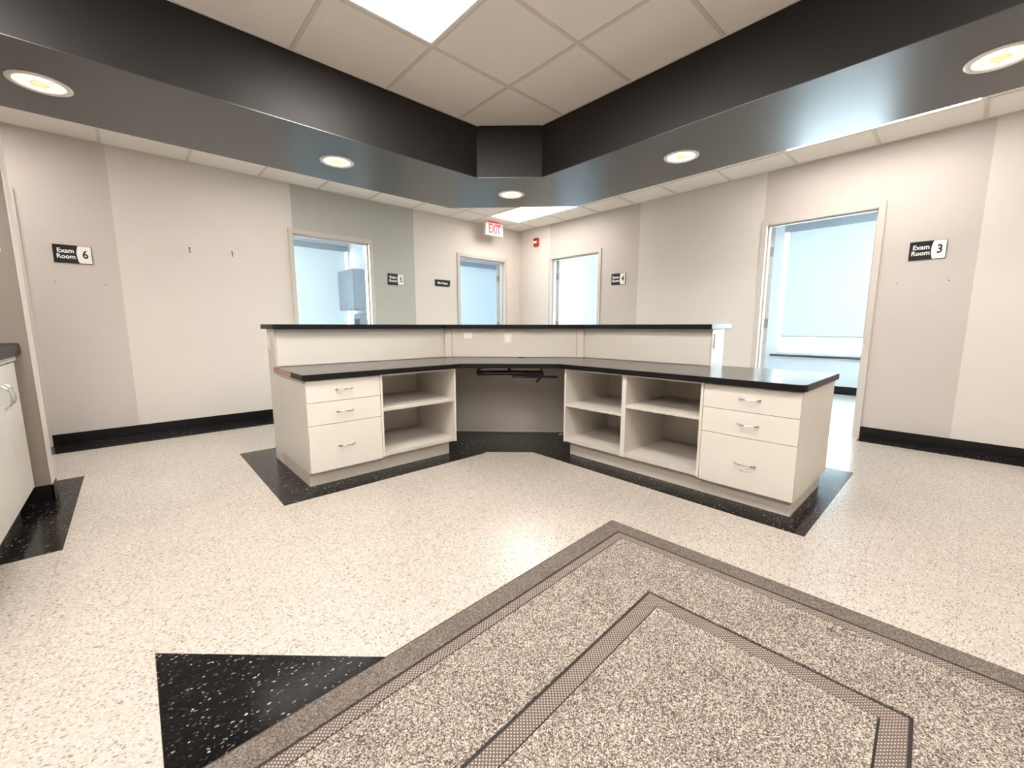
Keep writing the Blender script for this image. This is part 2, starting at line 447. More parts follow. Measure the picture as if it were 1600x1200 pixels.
def bars(xs, ys, keep, cut, x0, x1, y0, y1):
    rs = [rect(x - 0.012, x + 0.012, y0, y1) for x in xs] + [rect(x0, x1, y - 0.012, y + 0.012) for y in ys]
    for n, r in enumerate(rs):
        c = [r]
        if keep: c = [q for q in (inter(p, keep) for p in c) if q]
        for k in cut: c = sub(c, k)
        for p in c: g.prism(p, CE - (0.004 if n < len(xs) else 0.0043), CE + 0.012)
def shrink(r, d): return rect(r[0][0] + d, r[1][0] - d, r[0][1] + d, r[2][1] - d)
tc_ = [shrink(r, 0.012) for r in trects]
bars(LX, LY, rect(XW, WR, YS, WL), [OUTER] + tc_, XW, WR, YS, WL)
bars(IX, IY, INNER, tc_, -2.2, 2.6, -2.2, 2.84)
g.build('ceiling_grid', M['grid'], ceiling)
# soffit ring: underside, inner fascia, outer fascia as one closed solid
b = MB(); n = 5
for ring in (INNER, OUTER):
    for z in (SO, CE - 0.001): b.v += [(x, y, z) for x, y in ring]
for i in range(n):
    j = (i + 1) % n
    b.f += [(i, j, 10 + j, 10 + i), (i, 5 + i, 5 + j, j), (10 + i, 10 + j, 15 + j, 15 + i), (5 + i, 15 + i, 15 + j, 5 + j)]
sof = b.build('soffit', M['charcoal'], ceiling)
q = MB()
for ring in (INNER, OUTER):
    for z in (SO - 0.004, SO - 0.0002): q.v += [(x, y, z) for x, y in ring]
for i in range(n):
    j = (i + 1) % n
    q.f += [(i, j, 10 + j, 10 + i), (i, 5 + i, 5 + j, j), (10 + i, 10 + j, 15 + j, 15 + i), (5 + i, 15 + i, 15 + j, 5 + j)]
q.build('underside_panel', M['soffit_satin'], sof)
sof['label'] = 'dark charcoal dropped soffit framing the raised tray'

for x0, x1, y0, y1, lab in TROF:
    r = empty('ceiling_light', ((x0 + x1) / 2, (y0 + y1) / 2, CE))
    tag(r, lab or 'unseen light panel added to brighten the room, behind the soffit or overhead', 'ceiling light', None if lab else 'added room-lighting panels out of view')
    hx, hy = (x1 - x0) / 2 - 0.006, (y1 - y0) / 2 - 0.006; w = 0.022
    f = MB()
    f.box(-hx, hx, -hy, -hy + w, -0.006, 0.05).box(-hx, hx, hy - w, hy, -0.006, 0.05).box(-hx, -hx + w, -hy + w, hy - w, -0.006, 0.05).box(hx - w, hx, -hy + w, hy - w, -0.006, 0.05)
    f.build('frame', M['white_metal'], r)
    MB().box(-hx + w, hx - w, -hy + w, hy - w, 0.004, 0.012).build('diffuser', M['lens'] if -2.2 < x0 and x1 < 2 and y1 < 2.8 else M['lens_lobby'], r)
    MB().box(-hx, hx, -hy, hy, 0.05, 0.07).build('housing', M['white_metal'], r)

for x, y, lab in ((-0.215, 3.265, 'leftmost round recessed light in the dark soffit, above the Exam Room 6 sign'),
                  (1.247, 3.27, 'round recessed light in the left run of the dark soffit, above the grey-green wall stripe'),
                  (2.716, 2.968, 'round recessed light in the angled far corner of the dark soffit'),
                  (3.03, 1.509, 'round recessed light in the right run of the dark soffit, nearer the corner'),
                  (3.02, 0.02, 'large-looking round recessed light at the right edge, nearest on the right soffit')):
    r = empty('downlight', (x, y, SO - 0.004)); tag(r, lab, 'recessed light', 'round downlights along the soffit')
    MB().lathe([(0.092, 0.0), (0.094, -0.005), (0.112, -0.006), (0.118, -0.003), (0.118, 0.0)], (0, 0, 0)).build('trim_ring', M['white_metal'], r, smooth=True)
    MB().lathe([(0.0, -0.0015), (0.093, -0.0012), (0.093, 0.0)], (0, 0, 0)).build('lens', M['lamp'], r)
    q = MB()
    for a in range(3):
        ca, sa = math.cos(a * PI / 3 + 0.2), math.sin(a * PI / 3 + 0.2)
        q.prism([(ca * 0.035 - sa * 0.003, sa * 0.035 + ca * 0.003), (ca * 0.035 + sa * 0.003, sa * 0.035 - ca * 0.003), (ca * 0.09 + sa * 0.003, sa * 0.09 - ca * 0.003), (ca * 0.09 - sa * 0.003, sa * 0.09 + ca * 0.003)], -0.004, -0.0016)
        q.prism([(-ca * 0.035 - sa * 0.003, -sa * 0.035 + ca * 0.003), (-ca * 0.035 + sa * 0.003, -sa * 0.035 - ca * 0.003), (-ca * 0.09 + sa * 0.003, -sa * 0.09 - ca * 0.003), (-ca * 0.09 - sa * 0.003, -sa * 0.09 + ca * 0.003)], -0.004, -0.0016)
    q.lathe([(0.034, -0.0016), (0.034, -0.004), (0.028, -0.004), (0.028, -0.0016)], (0, 0, 0), 24)
    q.build('lens_guard', M['lamp_dim'], r)

# ------------------------------------------------------------------ walls with coloured stripes
def wbox(side, mb, u0, u1, d0, d1, z0, z1):
    """u along the wall, d into the wall (negative = into the lobby)"""
    if side == 'L': mb.box(u0, u1, WL + d0, WL + d1, z0, z1)
    else: mb.box(WR + d0, WR + d1, u0, u1, z0, z1)
    return mb
def wall(name, side, stripes, lo, hi):
    root = empty(name, kind='structure')
    doors = [(a - 0.04, b + 0.04) for s, a, b in DOORS.values() if s == side]
    for u0, u1, m in stripes:
        b = MB(); segs = [(u0, u1)]
        for a, c in doors:
            ns = []
            for p, q in segs:
                if c <= p or a >= q: ns.append((p, q)); continue
                if a > p: ns.append((p, a))
                if c < q: ns.append((c, q))
                wbox(side, b, max(a, p), min(c, q), 0, WT, DH + 0.04, CE + 0.15)
            segs = ns
        for p, q in segs: wbox(side, b, p, q, 0, WT, -0.003, CE + 0.15)
        b.build('painted_panel', m, root)
    return root
wall('wall_left', 'L', [(XW - 0.2, -0.59, M['wall_taupe']), (-0.59, -0.012, M['wall_taupe']), (-0.012, 1.486, M['wall_cream']), (1.486, 3.04, M['wall_green']), (3.04, WR + WT, M['wall_cream'])], 0, 0)
wall('wall_right', 'R', [(4.636, WL, M['wall_cream']), (3.046, 4.636, M['wall_greige']), (1.575, 3.046, M['wall_cream']), (0.003, 1.575, M['wall_greige']), (YS - 0.2, 0.003, M['wall_cream'])], 0, 0)
MB().box(XW - 0.14, XW, YS, WL, -0.003, CE + 0.15).build('wall_west', M['wall_cream'], kind='structure')
MB().box(XW, WR, YS - 0.14, YS, -0.003, CE + 0.15).build('wall_south', M['wall_cream'], kind='structure')
# rooms beyond
MB().box(-2.94, -2.8, WL + WT, 9.24, -0.003, 2.9).build('wall_north', M['room_white'], kind='structure')
MB().box(3.62, 3.74, WL + WT, 9.1, -0.003, 2.9).build('wall_north', M['room_white'], kind='structure')
for a_, c_ in ((2.45, 2.57), (-1.0, -0.88), (WL, WL + WT)): MB().box(WR + WT, 8.25, a_, c_, -0.003, 2.9).build('wall_east', M['room_white'], kind='structure')
MB().box(-2.94, 8.39, WL + WT, 9.24, 2.78, 2.9).box(WR + WT, 8.39, -1.0, WL + WT, 2.78, 2.9).build('ceiling', M['room_white'], kind='structure')

def windowed(name, axis, pos, u_lo, u_hi, wins, z_hi=2.9):
    """outer wall at pos with window openings (u0,u1,z0,z1)"""
    b = MB()
    def bx(u0, u1, z0, z1):
        if u1 - u0 < 1e-4 or z1 - z0 < 1e-4: return
        if axis == 'x': b.box(pos, pos + 0.14, u0, u1, z0, z1)
        else: b.box(u0, u1, pos, pos + 0.14, z0, z1)
    u = u_lo
    for a, c, z0, z1 in sorted(wins):
        bx(u, a, -0.003, z_hi); bx(a, c, -0.003, z0); bx(a, c, z1, z_hi); u = c
    bx(u, u_hi, -0.003, z_hi)
    b.build(name, M['room_white'], kind='structure')
WIN_E = [(0.75, 2.22, 0.57, 2.68), (-0.8, 0.62, 0.57, 2.68), (2.75, 4.2, 0.9, 2.5)]
WIN_N = [(2.1, 3.58, 0.9, 2.70), (-1.8, 1.9, 0.9, 2.70), (5.95, 8.0, 0.9, 2.70), (3.9, 5.8, 0.9, 2.70)]
windowed('wall_east', 'x', 8.25, -1.0, 9.24, WIN_E)
windowed('wall_north', 'y', 9.1, -2.94, 8.25, WIN_N)

def window(n, axis, pos, u0, u1, z0, z1, mull, shade_z, label, shade_inset=(0.06, 0.06)):
    r = empty('window_%d' % n, kind='structure')
    def B(mb, a, c, d0, d1, y0, y1):
        if axis == 'x': mb.box(pos + d0, pos + d1, a, c, y0, y1)
        else: mb.box(a, c, pos + d0, pos + d1, y0, y1)
        return mb
    f = MB(); w = 0.045
    B(f, u0, u1, 0.03, 0.09, z0, z0 + w); B(f, u0, u1, 0.03, 0.09, z1 - w, z1)
    B(f, u0, u0 + w, 0.03, 0.09, z0 + w, z1 - w); B(f, u1 - w, u1, 0.03, 0.09, z0 + w, z1 - w)
    f.build('window_frame', M['white_metal'], r)
    xs = [u0 + w] + mull + [u1 - w]
    for k in range(len(xs) - 1):
        a = xs[k] + (0.02 if k else 0); c = xs[k + 1] - (0.02 if k < len(xs) - 2 else 0)
        B(MB(), a, c, 0.056, 0.062, z0 + w, z1 - w).build('pane', M['glass'], r)
    for m_ in mull: B(MB(), m_ - 0.02, m_ + 0.02, 0.03, 0.09, z0 + w, z1 - w).build('mullion', M['white_metal'], r)
    B(MB(), u0 - 0.06, u1 + 0.06, -0.06, 0.03, z0 - 0.03, z0).build('window_sill', M['sill'], r)
    if label:
        s = empty('roller_shade'); tag(s, label, 'window shade')
        B(MB(), u0 + shade_inset[0], u1 - shade_inset[1], -0.012, -0.009, shade_z, z1 - 0.05).build('fabric', M['shade'], s)
        B(MB(), u0 + shade_inset[0], u1 - shade_inset[1], -0.018, -0.004, shade_z - 0.02, shade_z).build('hem_bar', M['cab_grey'], s)
        B(MB(), u0 + 0.01, u1 - 0.01, -0.06, 0.0, z1 - 0.09, z1 + 0.02).build('head_rail', M['cab_grey'], s)
    cx, cz = (u0 + u1) / 2, (z0 + z1) / 2
    if axis == 'x': portal((pos + 0.16, cx, cz), (0, PI / 2, 0), z1 - z0, u1 - u0)
    else: portal((cx, pos + 0.16, cz), (-PI / 2, 0, 0), u1 - u0, z1 - z0)
window(1, 'x', 8.25, *WIN_E[0], [], 0.885, 'pale roller shade half lowered over the bright window through the Exam Room 3 doorway', (0.03, 0.07))
window(2, 'x', 8.25, *WIN_E[1], [], 1.2, None)  # unseen unshaded section, added to let more daylight into this room
window(3, 'x', 8.25, *WIN_E[2], [3.475], 1.2, None)
window(4, 'y', 9.1, *WIN_N[0], [], 0.95, 'wide glowing roller shade seen through the doorway beside the Exam Room 5 sign')
window(5, 'y', 9.1, *WIN_N[1], [0.0], 0.95, None)  # added out of sight without a shade, to brighten the room walls
window(6, 'y', 9.1, *WIN_N[2], [6.60], 0.95, 'glowing roller shade seen through the doorway beside the Minor Surgery sign')
window(7, 'y', 9.1, *WIN_N[3], [], 0.95, None)  # unseen bare window, added for daylight on the room walls
# room 3 skirting
MB().box(8.238, 8.25, -0.88, 2.45, 0, 0.1).build('baseboard_east', M['base'], kind='structure')
MB().box(8.03, 8.238, -0.88, 2.45, 0.0001, 0.0012).build('trim_1', M['black_tile'], kind='structure')

# baseboards
def cove(name, side, segs):
    b = MB()
    for u0, u1 in segs:
        wbox(side, b, u0, u1, -0.004, 0.0, 0.0, 0.1)
        wbox(side, b, u0, u1, -0.008, -0.004, 0.0, 0.012)
    return b.build(name, M['base'], kind='structure')
cove('baseboard_left', 'L', [(XW, -1.587), (-0.587, 1.433), (2.434, 3.761), (4.775, WR - 0.008)])
cove('baseboard_right', 'R', [(YS, 0.595), (1.589, 3.64), (4.656, WL - 0.008)])

# doors
def door(n, side, u0, u1, hinge_hi, ang, leaf=True, closed=False):
    r = empty('door_%d' % n, kind='structure')
    f = MB()
    wbox(side, f, u0 - 0.05, u0, -0.014, WT + 0.014, 0, DH + 0.05)
    wbox(side, f, u1, u1 + 0.05, -0.014, WT + 0.014, 0, DH + 0.05)
    wbox(side, f, u0, u1, -0.014, WT + 0.014, DH, DH + 0.05)
    f.build('door_frame', M['frame'], r, bevel=0.002)
    s = MB()
    wbox(side, s, u0, u0 + 0.014, 0.045, 0.095, 0, DH); wbox(side, s, u1 - 0.014, u1, 0.045, 0.095, 0, DH)
    wbox(side, s, u0 + 0.014, u1 - 0.014, 0.045, 0.095, DH - 0.014, DH)
    s.build('door_stop', M['frame'], r)
    w = u1 - u0 - 0.008
    hu = u1 - 0.004 if hinge_hi else u0 + 0.004
    if side == 'L': hp = (hu, WL + WT - 0.006)
    else: hp = (WR + WT - 0.006, hu)
    # leaf direction (angle in the XY plane) from the hinge
    d = (math.cos(ang), math.sin(ang)); p = (-d[1], d[0]) if n in (1, 3) else (d[1], -d[0])
    t = 0.044
    off = lambda a, c: (hp[0] + d[0] * a + p[0] * c, hp[1] + d[1] * a + p[1] * c)
    lf = MB().prism([off(0, 0), off(w, 0), off(w, t), off(0, t)], 0.008, DH - 0.004).build('door_leaf', M['door'], r, bevel=0.0015)
    for z in (0.25, 1.08, 1.85):
        MB().prism([off(-0.003, 0.004), off(-0.001, 0.004), off(-0.001, t - 0.004), off(-0.003, t - 0.004)], z - 0.05, z + 0.05).tube([(hp[0], hp[1], z - 0.055), (hp[0], hp[1], z + 0.055)], 0.008, 8).build('hinge', M['steel'], lf)
    for c in (-0.05, t + 0.05):
        a = off(w - 0.07, t / 2 if c > 0 else t / 2); q = off(w - 0.07, c); e = off(w - 0.18, c)
        MB().tube([(*a, 1.0), (*q, 1.0), (*e, 1.0)], 0.009, 8).build('lever_handle', M['steel'], lf, smooth=True)
    return r
door(1, 'L', -1.537, -0.637, False, 0.0)
door(2, 'L', 1.483, 2.384, True, math.radians(38))
door(3, 'L', 3.811, 4.725, True, math.radians(32))
door(4, 'R', 3.69, 4.606, True, math.radians(62))
door(5, 'R', 0.645, 1.539, True, math.radians(42))

# ------------------------------------------------------------------ reception desk
def lpoly(front_y, pts): return pts
hw = empty('half_wall', (0, 0, 0)); tag(hw, 'angled waist-high off-white half wall behind the reception desk, carrying the raised ledge', 'partition')
MB().prism([(0.789, 3.45), (2.27, 3.45), (3.23, 2.49), (3.23, 1.294), (3.44, 1.294), (3.44, 2.577), (2.357, 3.66), (0.789, 3.66)], 0, 1.027).build('wall_core', M['laminate'], hw)
MB().box(0.781, 0.789, 3.446, 3.664, 0, 1.027).build('end_cap', M['laminate'], hw, bevel=0.001)
MB().box(3.226, 3.444, 1.286, 1.294, 0, 1.027).build('end_cap', M['laminate'], hw, bevel=0.001)
MB().box(0.792, 2.262, 3.442, 3.45, 0.752, 1.026).build('back_panel', M['laminate'], hw, bevel=0.001)
MB().box(3.222, 3.23, 1.297, 2.482, 0.752, 1.026).build('back_panel', M['laminate'], hw, bevel=0.001)
R2 = math.sqrt(2)
def diag(s, u):   # point on the line X+Y=s at lateral coordinate u=(X-Y)/sqrt2
    return ((s + u * R2) / 2, (s - u * R2) / 2)
uL, uR = (2.27 - 3.45) / R2, (3.23 - 2.49) / R2
def dprism(mb, s0, s1, u0, u1, z0, z1): return mb.prism([diag(s0, u0), diag(s0, u1), diag(s1, u1), diag(s1, u0)], z0, z1)
dprism(MB(), 5.72 - 0.012, 5.72, uL + 0.075, uR - 0.075, 0.752, 1.026).build('back_panel', M['laminate'], hw, bevel=0.001)
dprism(MB(), 5.72 - 0.022, 5.72, uL + 0.004, uL + 0.071, 0.752, 1.026).build('corner_post', M['laminate'], hw, bevel=0.001)
dprism(MB(), 5.72 - 0.022, 5.72, uR - 0.071, uR - 0.004, 0.752, 1.026).build('corner_post', M['laminate'], hw, bevel=0.001)
dprism(MB(), 5.72 - 0.010, 5.72, uL + 0.004, uR - 0.004, 0.02, 0.705).build('knee_panel', M['laminate_in'], hw)

tc = empty('transaction_ledge', (2.0, 3.2, 1.028)); tc.location = (0, 0, 0)
tag(tc, 'narrow black raised ledge running along the top of the reception half wall', 'counter')
MB().prism([(0.76, 3.37), (2.237, 3.37), (3.15, 2.457), (3.15, 1.265), (3.53, 1.265), (3.53, 2.614), (2.394, 3.75), (0.76, 3.75)], 1.028, 1.063).build('ledge_top', M['black_edge'], tc, bevel=0.003)
MB().prism([(0.766, 3.376), (2.2395, 3.376), (3.156, 2.4595), (3.156, 1.271), (3.524, 1.271), (3.524, 2.6115), (2.3915, 3.744), (0.766, 3.744)], 1.0625, 1.0642).build('laminate_surface', M['black_lam'], tc)

wk = empty('worktop'); tag(wk, 'continuous angled dark brown-black desk worktop over the white cabinets', 'worktop')
r_ = 0.045; arc = [(2.53 + r_ - r_ * math.cos(a), 0.525 + r_ - r_ * math.sin(a)) for a in [PI / 2 * k / 6 for k in range(7)]]
wp = [(0.76, 2.75), (1.975, 2.75), (2.53, 2.195)] + arc + [(3.35, 0.525), (3.35, 1.284), (3.22, 1.284), (3.22, 2.482), (2.262, 3.44), (0.76, 3.44)]
MB().prism(wp, 0.711, 0.7465).build('edge_core', M['black_edge'], wk, bevel=0.002)
def inset(p, d):
    p = ccw(p); out = []; n = len(p)
    for i in range(n):
        a, b_, c = Vector(p[i - 1]), Vector(p[i]), Vector(p[(i + 1) % n])
        e1, e2 = (b_ - a).normalized(), (c - b_).normalized()
        n1, n2 = Vector((-e1.y, e1.x)), Vector((-e2.y, e2.x))
        k = (n1 + n2); k = k / max(1e-6, k.dot(n1)); out.append(tuple(b_ + k * d))
    return out
MB().prism(inset(wp, 0.004), 0.7463, 0.748).build('laminate_surface', M['black_lam'], wk)
o = MB().box(0.7585, 0.7605, 3.0, 3.438, 0.712, 0.7455).build('chipped_edge', M['raw_board'], wk); o['label'] = 'bare tan chipboard where the edge band is missing'
MB().lathe([(0.0, 0.0), (0.03, 0.0), (0.03, 0.003), (0.022, 0.003), (0.0, 0.0015)], (2.80, 2.90 + 0.02, 0.748), 24).build('grommet', M['blk'], wk)
for x, y in ((3.14, 2.03), (3.155, 1.98), (3.12, 1.62)):
    MB().lathe([(0.006, 0.0), (0.006, 0.001), (0.0, 0.001)], (x, y, 0.748), 12).build('screw_hole', M['dark_hole'], wk)

FL, FR = 2.775, 2.56
def cb(side, mb, u0, u1, d0, d1, z0, z1):
    if side == 'L': mb.box(u0, u1, FL + d0, FL + d1, z0, z1)
    else: mb.box(FR + d0, FR + d1, u0, u1, z0, z1)
    return mb
def pull(side, uc, d, z, vertical=False, L=0.055):
    pts, rr = [], []
    for k in range(13):
        t = -1 + 2 * k / 12; a = abs(t)
        out = 0.026 * (1 - a ** 3.2)
        u, w = (uc + t * L, z) if not vertical else (uc, z + t * L)
        pts.append((u, FL + d - out, w) if side == 'L' else (FR + d - out, u, w)); rr.append(0.0042 + 0.002 * (a > 0.85))
    mb = MB().tube(pts, rr, 8)
    return mb
def drawer_unit(side, u0, u1, depth, end_lo, name_label):
    r = empty('drawer_cabinet'); tag(r, name_label, 'cabinet')
    b = MB()
    cb(side, b, u0, u0 + 0.018, 0.02, depth, 0.098, 0.71); cb(side, b, u1 - 0.018, u1, 0.02, depth, 0.098, 0.71)
    cb(side, b, u0 + 0.018, u1 - 0.018, 0.02, depth, 0.098, 0.116); cb(side, b, u0 + 0.018, u1 - 0.018, depth - 0.01, depth, 0.116, 0.71)
    cb(side, b, u0 + 0.018, u1 - 0.018, 0.02, depth - 0.01, 0.695, 0.71)
    b.build('body', M['laminate'], r)
    t = MB(); cb(side, t, u0 + (0.004 if side == 'L' else 0.018), u1 - 0.001, 0.045, depth + (0.01 if side == 'L' else -0.05), 0.0, 0.098); t.build('toe_kick', M['kick'], r)
    for z0, z1, zh in ((0.563, 0.704, 0.636), (0.412, 0.560, 0.487), (0.0985, 0.409, 0.254)):
        f = cb(side, MB(), u0 + 0.003, u1 - 0.002, 0.0, 0.018, z0, z1).build('drawer', M['laminate'], r, bevel=0.0012)
        pull(side, (u0 + u1) / 2 - 0.004, 0.0, zh).build('handle', M['chrome'], f, smooth=True)
    return r
def shelf_unit(side, u0, u1, toe0, toe1, shelf, label):
    r = empty('shelf_cabinet'); tag(r, label, 'cabinet'); D = 0.61
    b = MB(); w = 0.017
    cb(side, b, u0 + 0.0005, u0 + w, 0.0, D, 0.106, 0.7105); cb(side, b, u1 - w, u1 - 0.0005, 0.0, D, 0.106, 0.7105)
    cb(side, b, u0 + w, u1 - w, 0.0, D, 0.698, 0.7105)
    b.build('body', M['laminate'], r)
    cb(side, MB(), u0 + w, u1 - w, D - 0.012, D, 0.14, 0.698).build('back_panel', M['laminate_in'], r)
    cb(side, MB(), u0 + w, u1 - w, 0.0, D - 0.012, 0.110, 0.138).build('bottom_shelf', M['laminate_in'], r, bevel=0.001)
    cb(side, MB(), u0 + w, u1 - w, 0.005, D - 0.012, shelf, shelf + 0.023).build('shelf', M['laminate_in'], r, bevel=0.001)
    cb(side, MB(), toe0, toe1, 0.045, D - 0.05, 0.0, 0.1085).build('toe_kick', M['kick'], r)
    return r
drawer_unit('L', 0.779, 1.275, 0.66, True, 'white three-drawer cabinet at the left end of the reception desk')
drawer_unit('R', 0.542, 1.052, 0.77, True, 'white three-drawer cabinet at the right end of the reception desk')
shelf_unit('L', 1.275, 1.922, 1.276, 1.875, 0.441, 'open two-level white shelf cabinet on the left side of the desk knee space')
shelf_unit('R', 1.608, 2.162, 1.608, 2.125, 0.403, 'open white shelf cabinet directly right of the knee space, with the lower shelf')
shelf_unit('R', 1.052, 1.608, 1.052, 1.608, 0.470, 'open white shelf cabinet between another open shelf unit and the right-hand drawers')

# keyboard arm under the angled worktop
ka = empty('keyboard_arm'); tag(ka, 'black swing-out keyboard tray arm hanging under the angled worktop in the knee space', 'keyboard arm')
SA = 5.0
dprism(MB(), SA - 0.03, SA + 0.06, -0.42, 0.09, 0.70, 0.711).build('mounting_plate', M['kick'], ka)
b = MB(); b.tube([(*diag(SA, -0.455), 0.648), (*diag(SA, -0.3), 0.652), (*diag(SA, 0.10), 0.652)], 0.024, 12, ry=0.021)
b.build('main_bar', M['blk'], ka, smooth=True)
dprism(MB(), SA - 0.036, SA - 0.031, -0.40, -0.03, 0.645, 0.657).build('highlight_strip', M['blk_gloss'], ka)  # highlight along the black bar, put in as a lighter grey strip
b = MB(); b.tube([(*diag(SA, -0.46), 0.65), (*diag(SA, -0.45), 0.672), (*diag(SA, -0.425), 0.692), (*diag(SA, -0.40), 0.70)], 0.009, 8)
MB().tube([(*diag(SA, 0.10), 0.65), (*diag(SA, 0.10), 0.70)], 0.008, 8).build('hanger', M['blk'], ka, smooth=True); MB().tube([(*diag(SA, -0.174), 0.655), (*diag(SA, -0.174), 0.70)], 0.013, 10).build('hanger', M['blk'], ka, smooth=True)
b.build('hanger', M['blk'], ka, smooth=True)
dprism(MB(), SA - 0.05, SA - 0.03, -0.15, 0.24, 0.612, 0.632).build('blade', M['blk'], ka, bevel=0.002)
dprism(MB(), SA - 0.053, SA - 0.05, -0.14, -0.03, 0.618, 0.625).build('highlight_strip', M['blk_gloss'], ka)  # painted highlight on the blade
MB().tube([(*diag(SA - 0.03, 0.11), 0.652), (*diag(SA - 0.04, 0.09), 0.612), (*diag(SA - 0.04, 0.055), 0.578)], [0.012, 0.010, 0.012], 10).build('lever', M['blk'], ka, smooth=True)
dprism(MB(), SA - 0.045, SA + 0.02, -0.03, 0.12, 0.632, 0.664).build('pivot_block', M['blk'], ka, bevel=0.004)

# cover plates
def cover(label, fn, slots):
    r = empty('outlet_cover'); tag(r, label, 'outlet cover')
    fn(0.0, 0.006, 0, 1, 0, 1).build('plate', M['plate'], r, bevel=0.001)
    for (a0, a1, c0, c1) in slots: fn(0.006, 0.0075, a0, a1, c0, c1).build('insert', M['sign_white'], r)
def dplate(u0, u1, z0, z1):
    def f(p0, p1, a0, a1, c0, c1):
        S0 = 5.708
        return dprism(MB(), S0 - p1 * R2, S0 - p0 * R2, u0 + a0 * (u1 - u0), u0 + a1 * (u1 - u0), z0 + c0 * (z1 - z0), z0 + c1 * (z1 - z0))
    return f
cover('pale wide double cover plate on the half wall, left of the other plate', dplate(-0.645, -0.56, 0.925, 0.992), [(0.12, 0.42, 0.15, 0.85), (0.58, 0.88, 0.15, 0.85)])
cover('bright cream upright cover plate in the middle of the angled half wall', dplate(-0.252, -0.175, 0.888, 0.978), [(0.3, 0.7, 0.15, 0.85)])
def eplate(p0, p1, a0, a1, c0, c1): return MB().box(0.781 - p1, 0.781 - p0, 3.56 + 0.072 * a0, 3.56 + 0.072 * a1, 0.873 + 0.115 * c0, 0.873 + 0.115 * c1)
def eplate2(p0, p1, a0, a1, c0, c1): return MB().box(3.265 + 0.072 * a0, 3.265 + 0.072 * a1, 1.286 - p1, 1.286 - p0, 0.876 + 0.115 * c0, 0.876 + 0.115 * c1)
cover('cover plate on the left end of the reception half wall', eplate, [(0.3, 0.7, 0.2, 0.8)])
cover('cover plate on the right end of the reception half wall', eplate2, [(0.25, 0.75, 0.12, 0.45), (0.25, 0.75, 0.55, 0.88)])
b = MB(); b.prism([(2.985, 2.585), (3.03, 2.60), (3.04, 2.572), (3.0, 2.56)], 0.0002, 0.006)
tag(b.build('paper_scrap', M['scrap']), 'tiny crumpled scrap lying on the black floor in the knee space', 'litter')

# ------------------------------------------------------------------ entrance mat
m_ = empty('entrance_mat', (1.838, 1.20, 0), math.radians(2.3)); tag(m_, 'large brown-grey ribbed floor mat with dark border bands in the foreground', 'mat')
AL, BW = 2.7, 1.63
MB().box(-AL, 0, -BW, 0, 0.0003, 0.0075).build('rubber_backing', M['rubber'], m_, bevel=0.003)
def ringm(mb, i0, i1, z0, z1):
    def c(i): return [(-i, -i), (-AL + i, -i), (-AL + i, -BW + i), (-i, -BW + i)]
    A, B_ = c(i0), c(i1)
    for k in range(4):
        j = (k + 1) % 4; mb.prism([A[k], A[j], B_[j], B_[k]], z0, z1)
    return mb
ringm(MB(), 0.009, 0.093, 0.006, 0.0105).build('border', M['pile_border'], m_)
ringm(MB(), 0.102, 0.139, 0.006, 0.0100).build('dotted_band', M['band'], m_)
ringm(MB(), 0.146, 0.436, 0.006, 0.0125).build('pile_field', M['pile'], m_)
ringm(MB(), 0.445, 0.499, 0.006, 0.0100).build('dotted_band', M['band'], m_)
MB().box(-AL + 0.505, -0.505, -BW + 0.505, -0.505, 0.006, 0.0125).build('pile_field', M['pile'], m_)
# small stitched maker's patch outline
b = MB(); x0, y0 = -0.165, -0.985
for q in ((x0 - 0.035, x0, y0, y0 + 0.002), (x0 - 0.035, x0, y0 - 0.062, y0 - 0.060), (x0 - 0.035, x0 - 0.033, y0 - 0.062, y0), (x0 - 0.002, x0, y0 - 0.062, y0)): b.box(*q, 0.0122, 0.0129)
b.build('patch_outline', M['rubber'], m_)

# ------------------------------------------------------------------ wing wall, left counter
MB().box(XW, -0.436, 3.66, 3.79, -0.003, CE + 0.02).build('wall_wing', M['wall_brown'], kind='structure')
MB().box(-0.436, -0.431, 3.655, 3.795, 0.1, CE).build('trim_2', M['frame'], kind='structure')
b = MB().box(-1.3, -0.428, 3.652, 3.66, 0, 0.1).box(-0.436, -0.427, 3.652, 3.798, 0, 0.1); b.build('baseboard_wing', M['base'], kind='structure')
cu = empty('base_cabinet'); tag(cu, 'white double-door base cabinet at the left edge against the brown-grey wing wall', 'cabinet')
MB().box(-1.12, -0.52, 1.9, 3.645, 0.105, 0.858).build('body', M['laminate'], cu)
MB().box(-1.10, -0.57, 1.9, 3.63, 0.0, 0.105).build('toe_kick', M['kick'], cu)
ys = [3.642, 3.29, 2.94, 2.59, 2.24, 1.9]
for k in range(5):
    f = MB().box(-0.519, -0.50, ys[k + 1] + 0.002, ys[k] - 0.002, 0.108, 0.848).build('door', M['laminate'], cu, bevel=0.0015)
    hy = ys[k + 1] + 0.045 if k % 2 == 0 else ys[k] - 0.045
    pts = [(-0.50 + 0.028 * (1 - abs(t) ** 3), hy, 0.69 + t * 0.06) for t in [-1 + q / 6 for q in range(13)]]
    MB().tube(pts, 0.005, 8).build('handle', M['chrome'], f, smooth=True)
ct = empty('side_countertop'); tag(ct, 'thick black countertop on the white cabinet at the left edge', 'countertop')
MB().box(-1.15, -0.468, 1.85, 3.652, 0.885, 0.955).build('countertop', M['black_edge'], ct, bevel=0.012)
MB().box(-1.12, -0.492, 1.87, 3.645, 0.858, 0.885).build('front_rail', M['kick'], ct)
r = empty('round_wall_fixture', (-0.525, 3.66, 1.47)); tag(r, 'small round white fixture on the brown-grey wing wall at the left edge', 'wall fixture')
MB().lathe([(0.0, -0.02), (0.034, -0.02), (0.042, -0.012), (0.042, 0.0)], (0, 0, 0), 32, ax='y').build('cover', M['plate'], r, smooth=True)

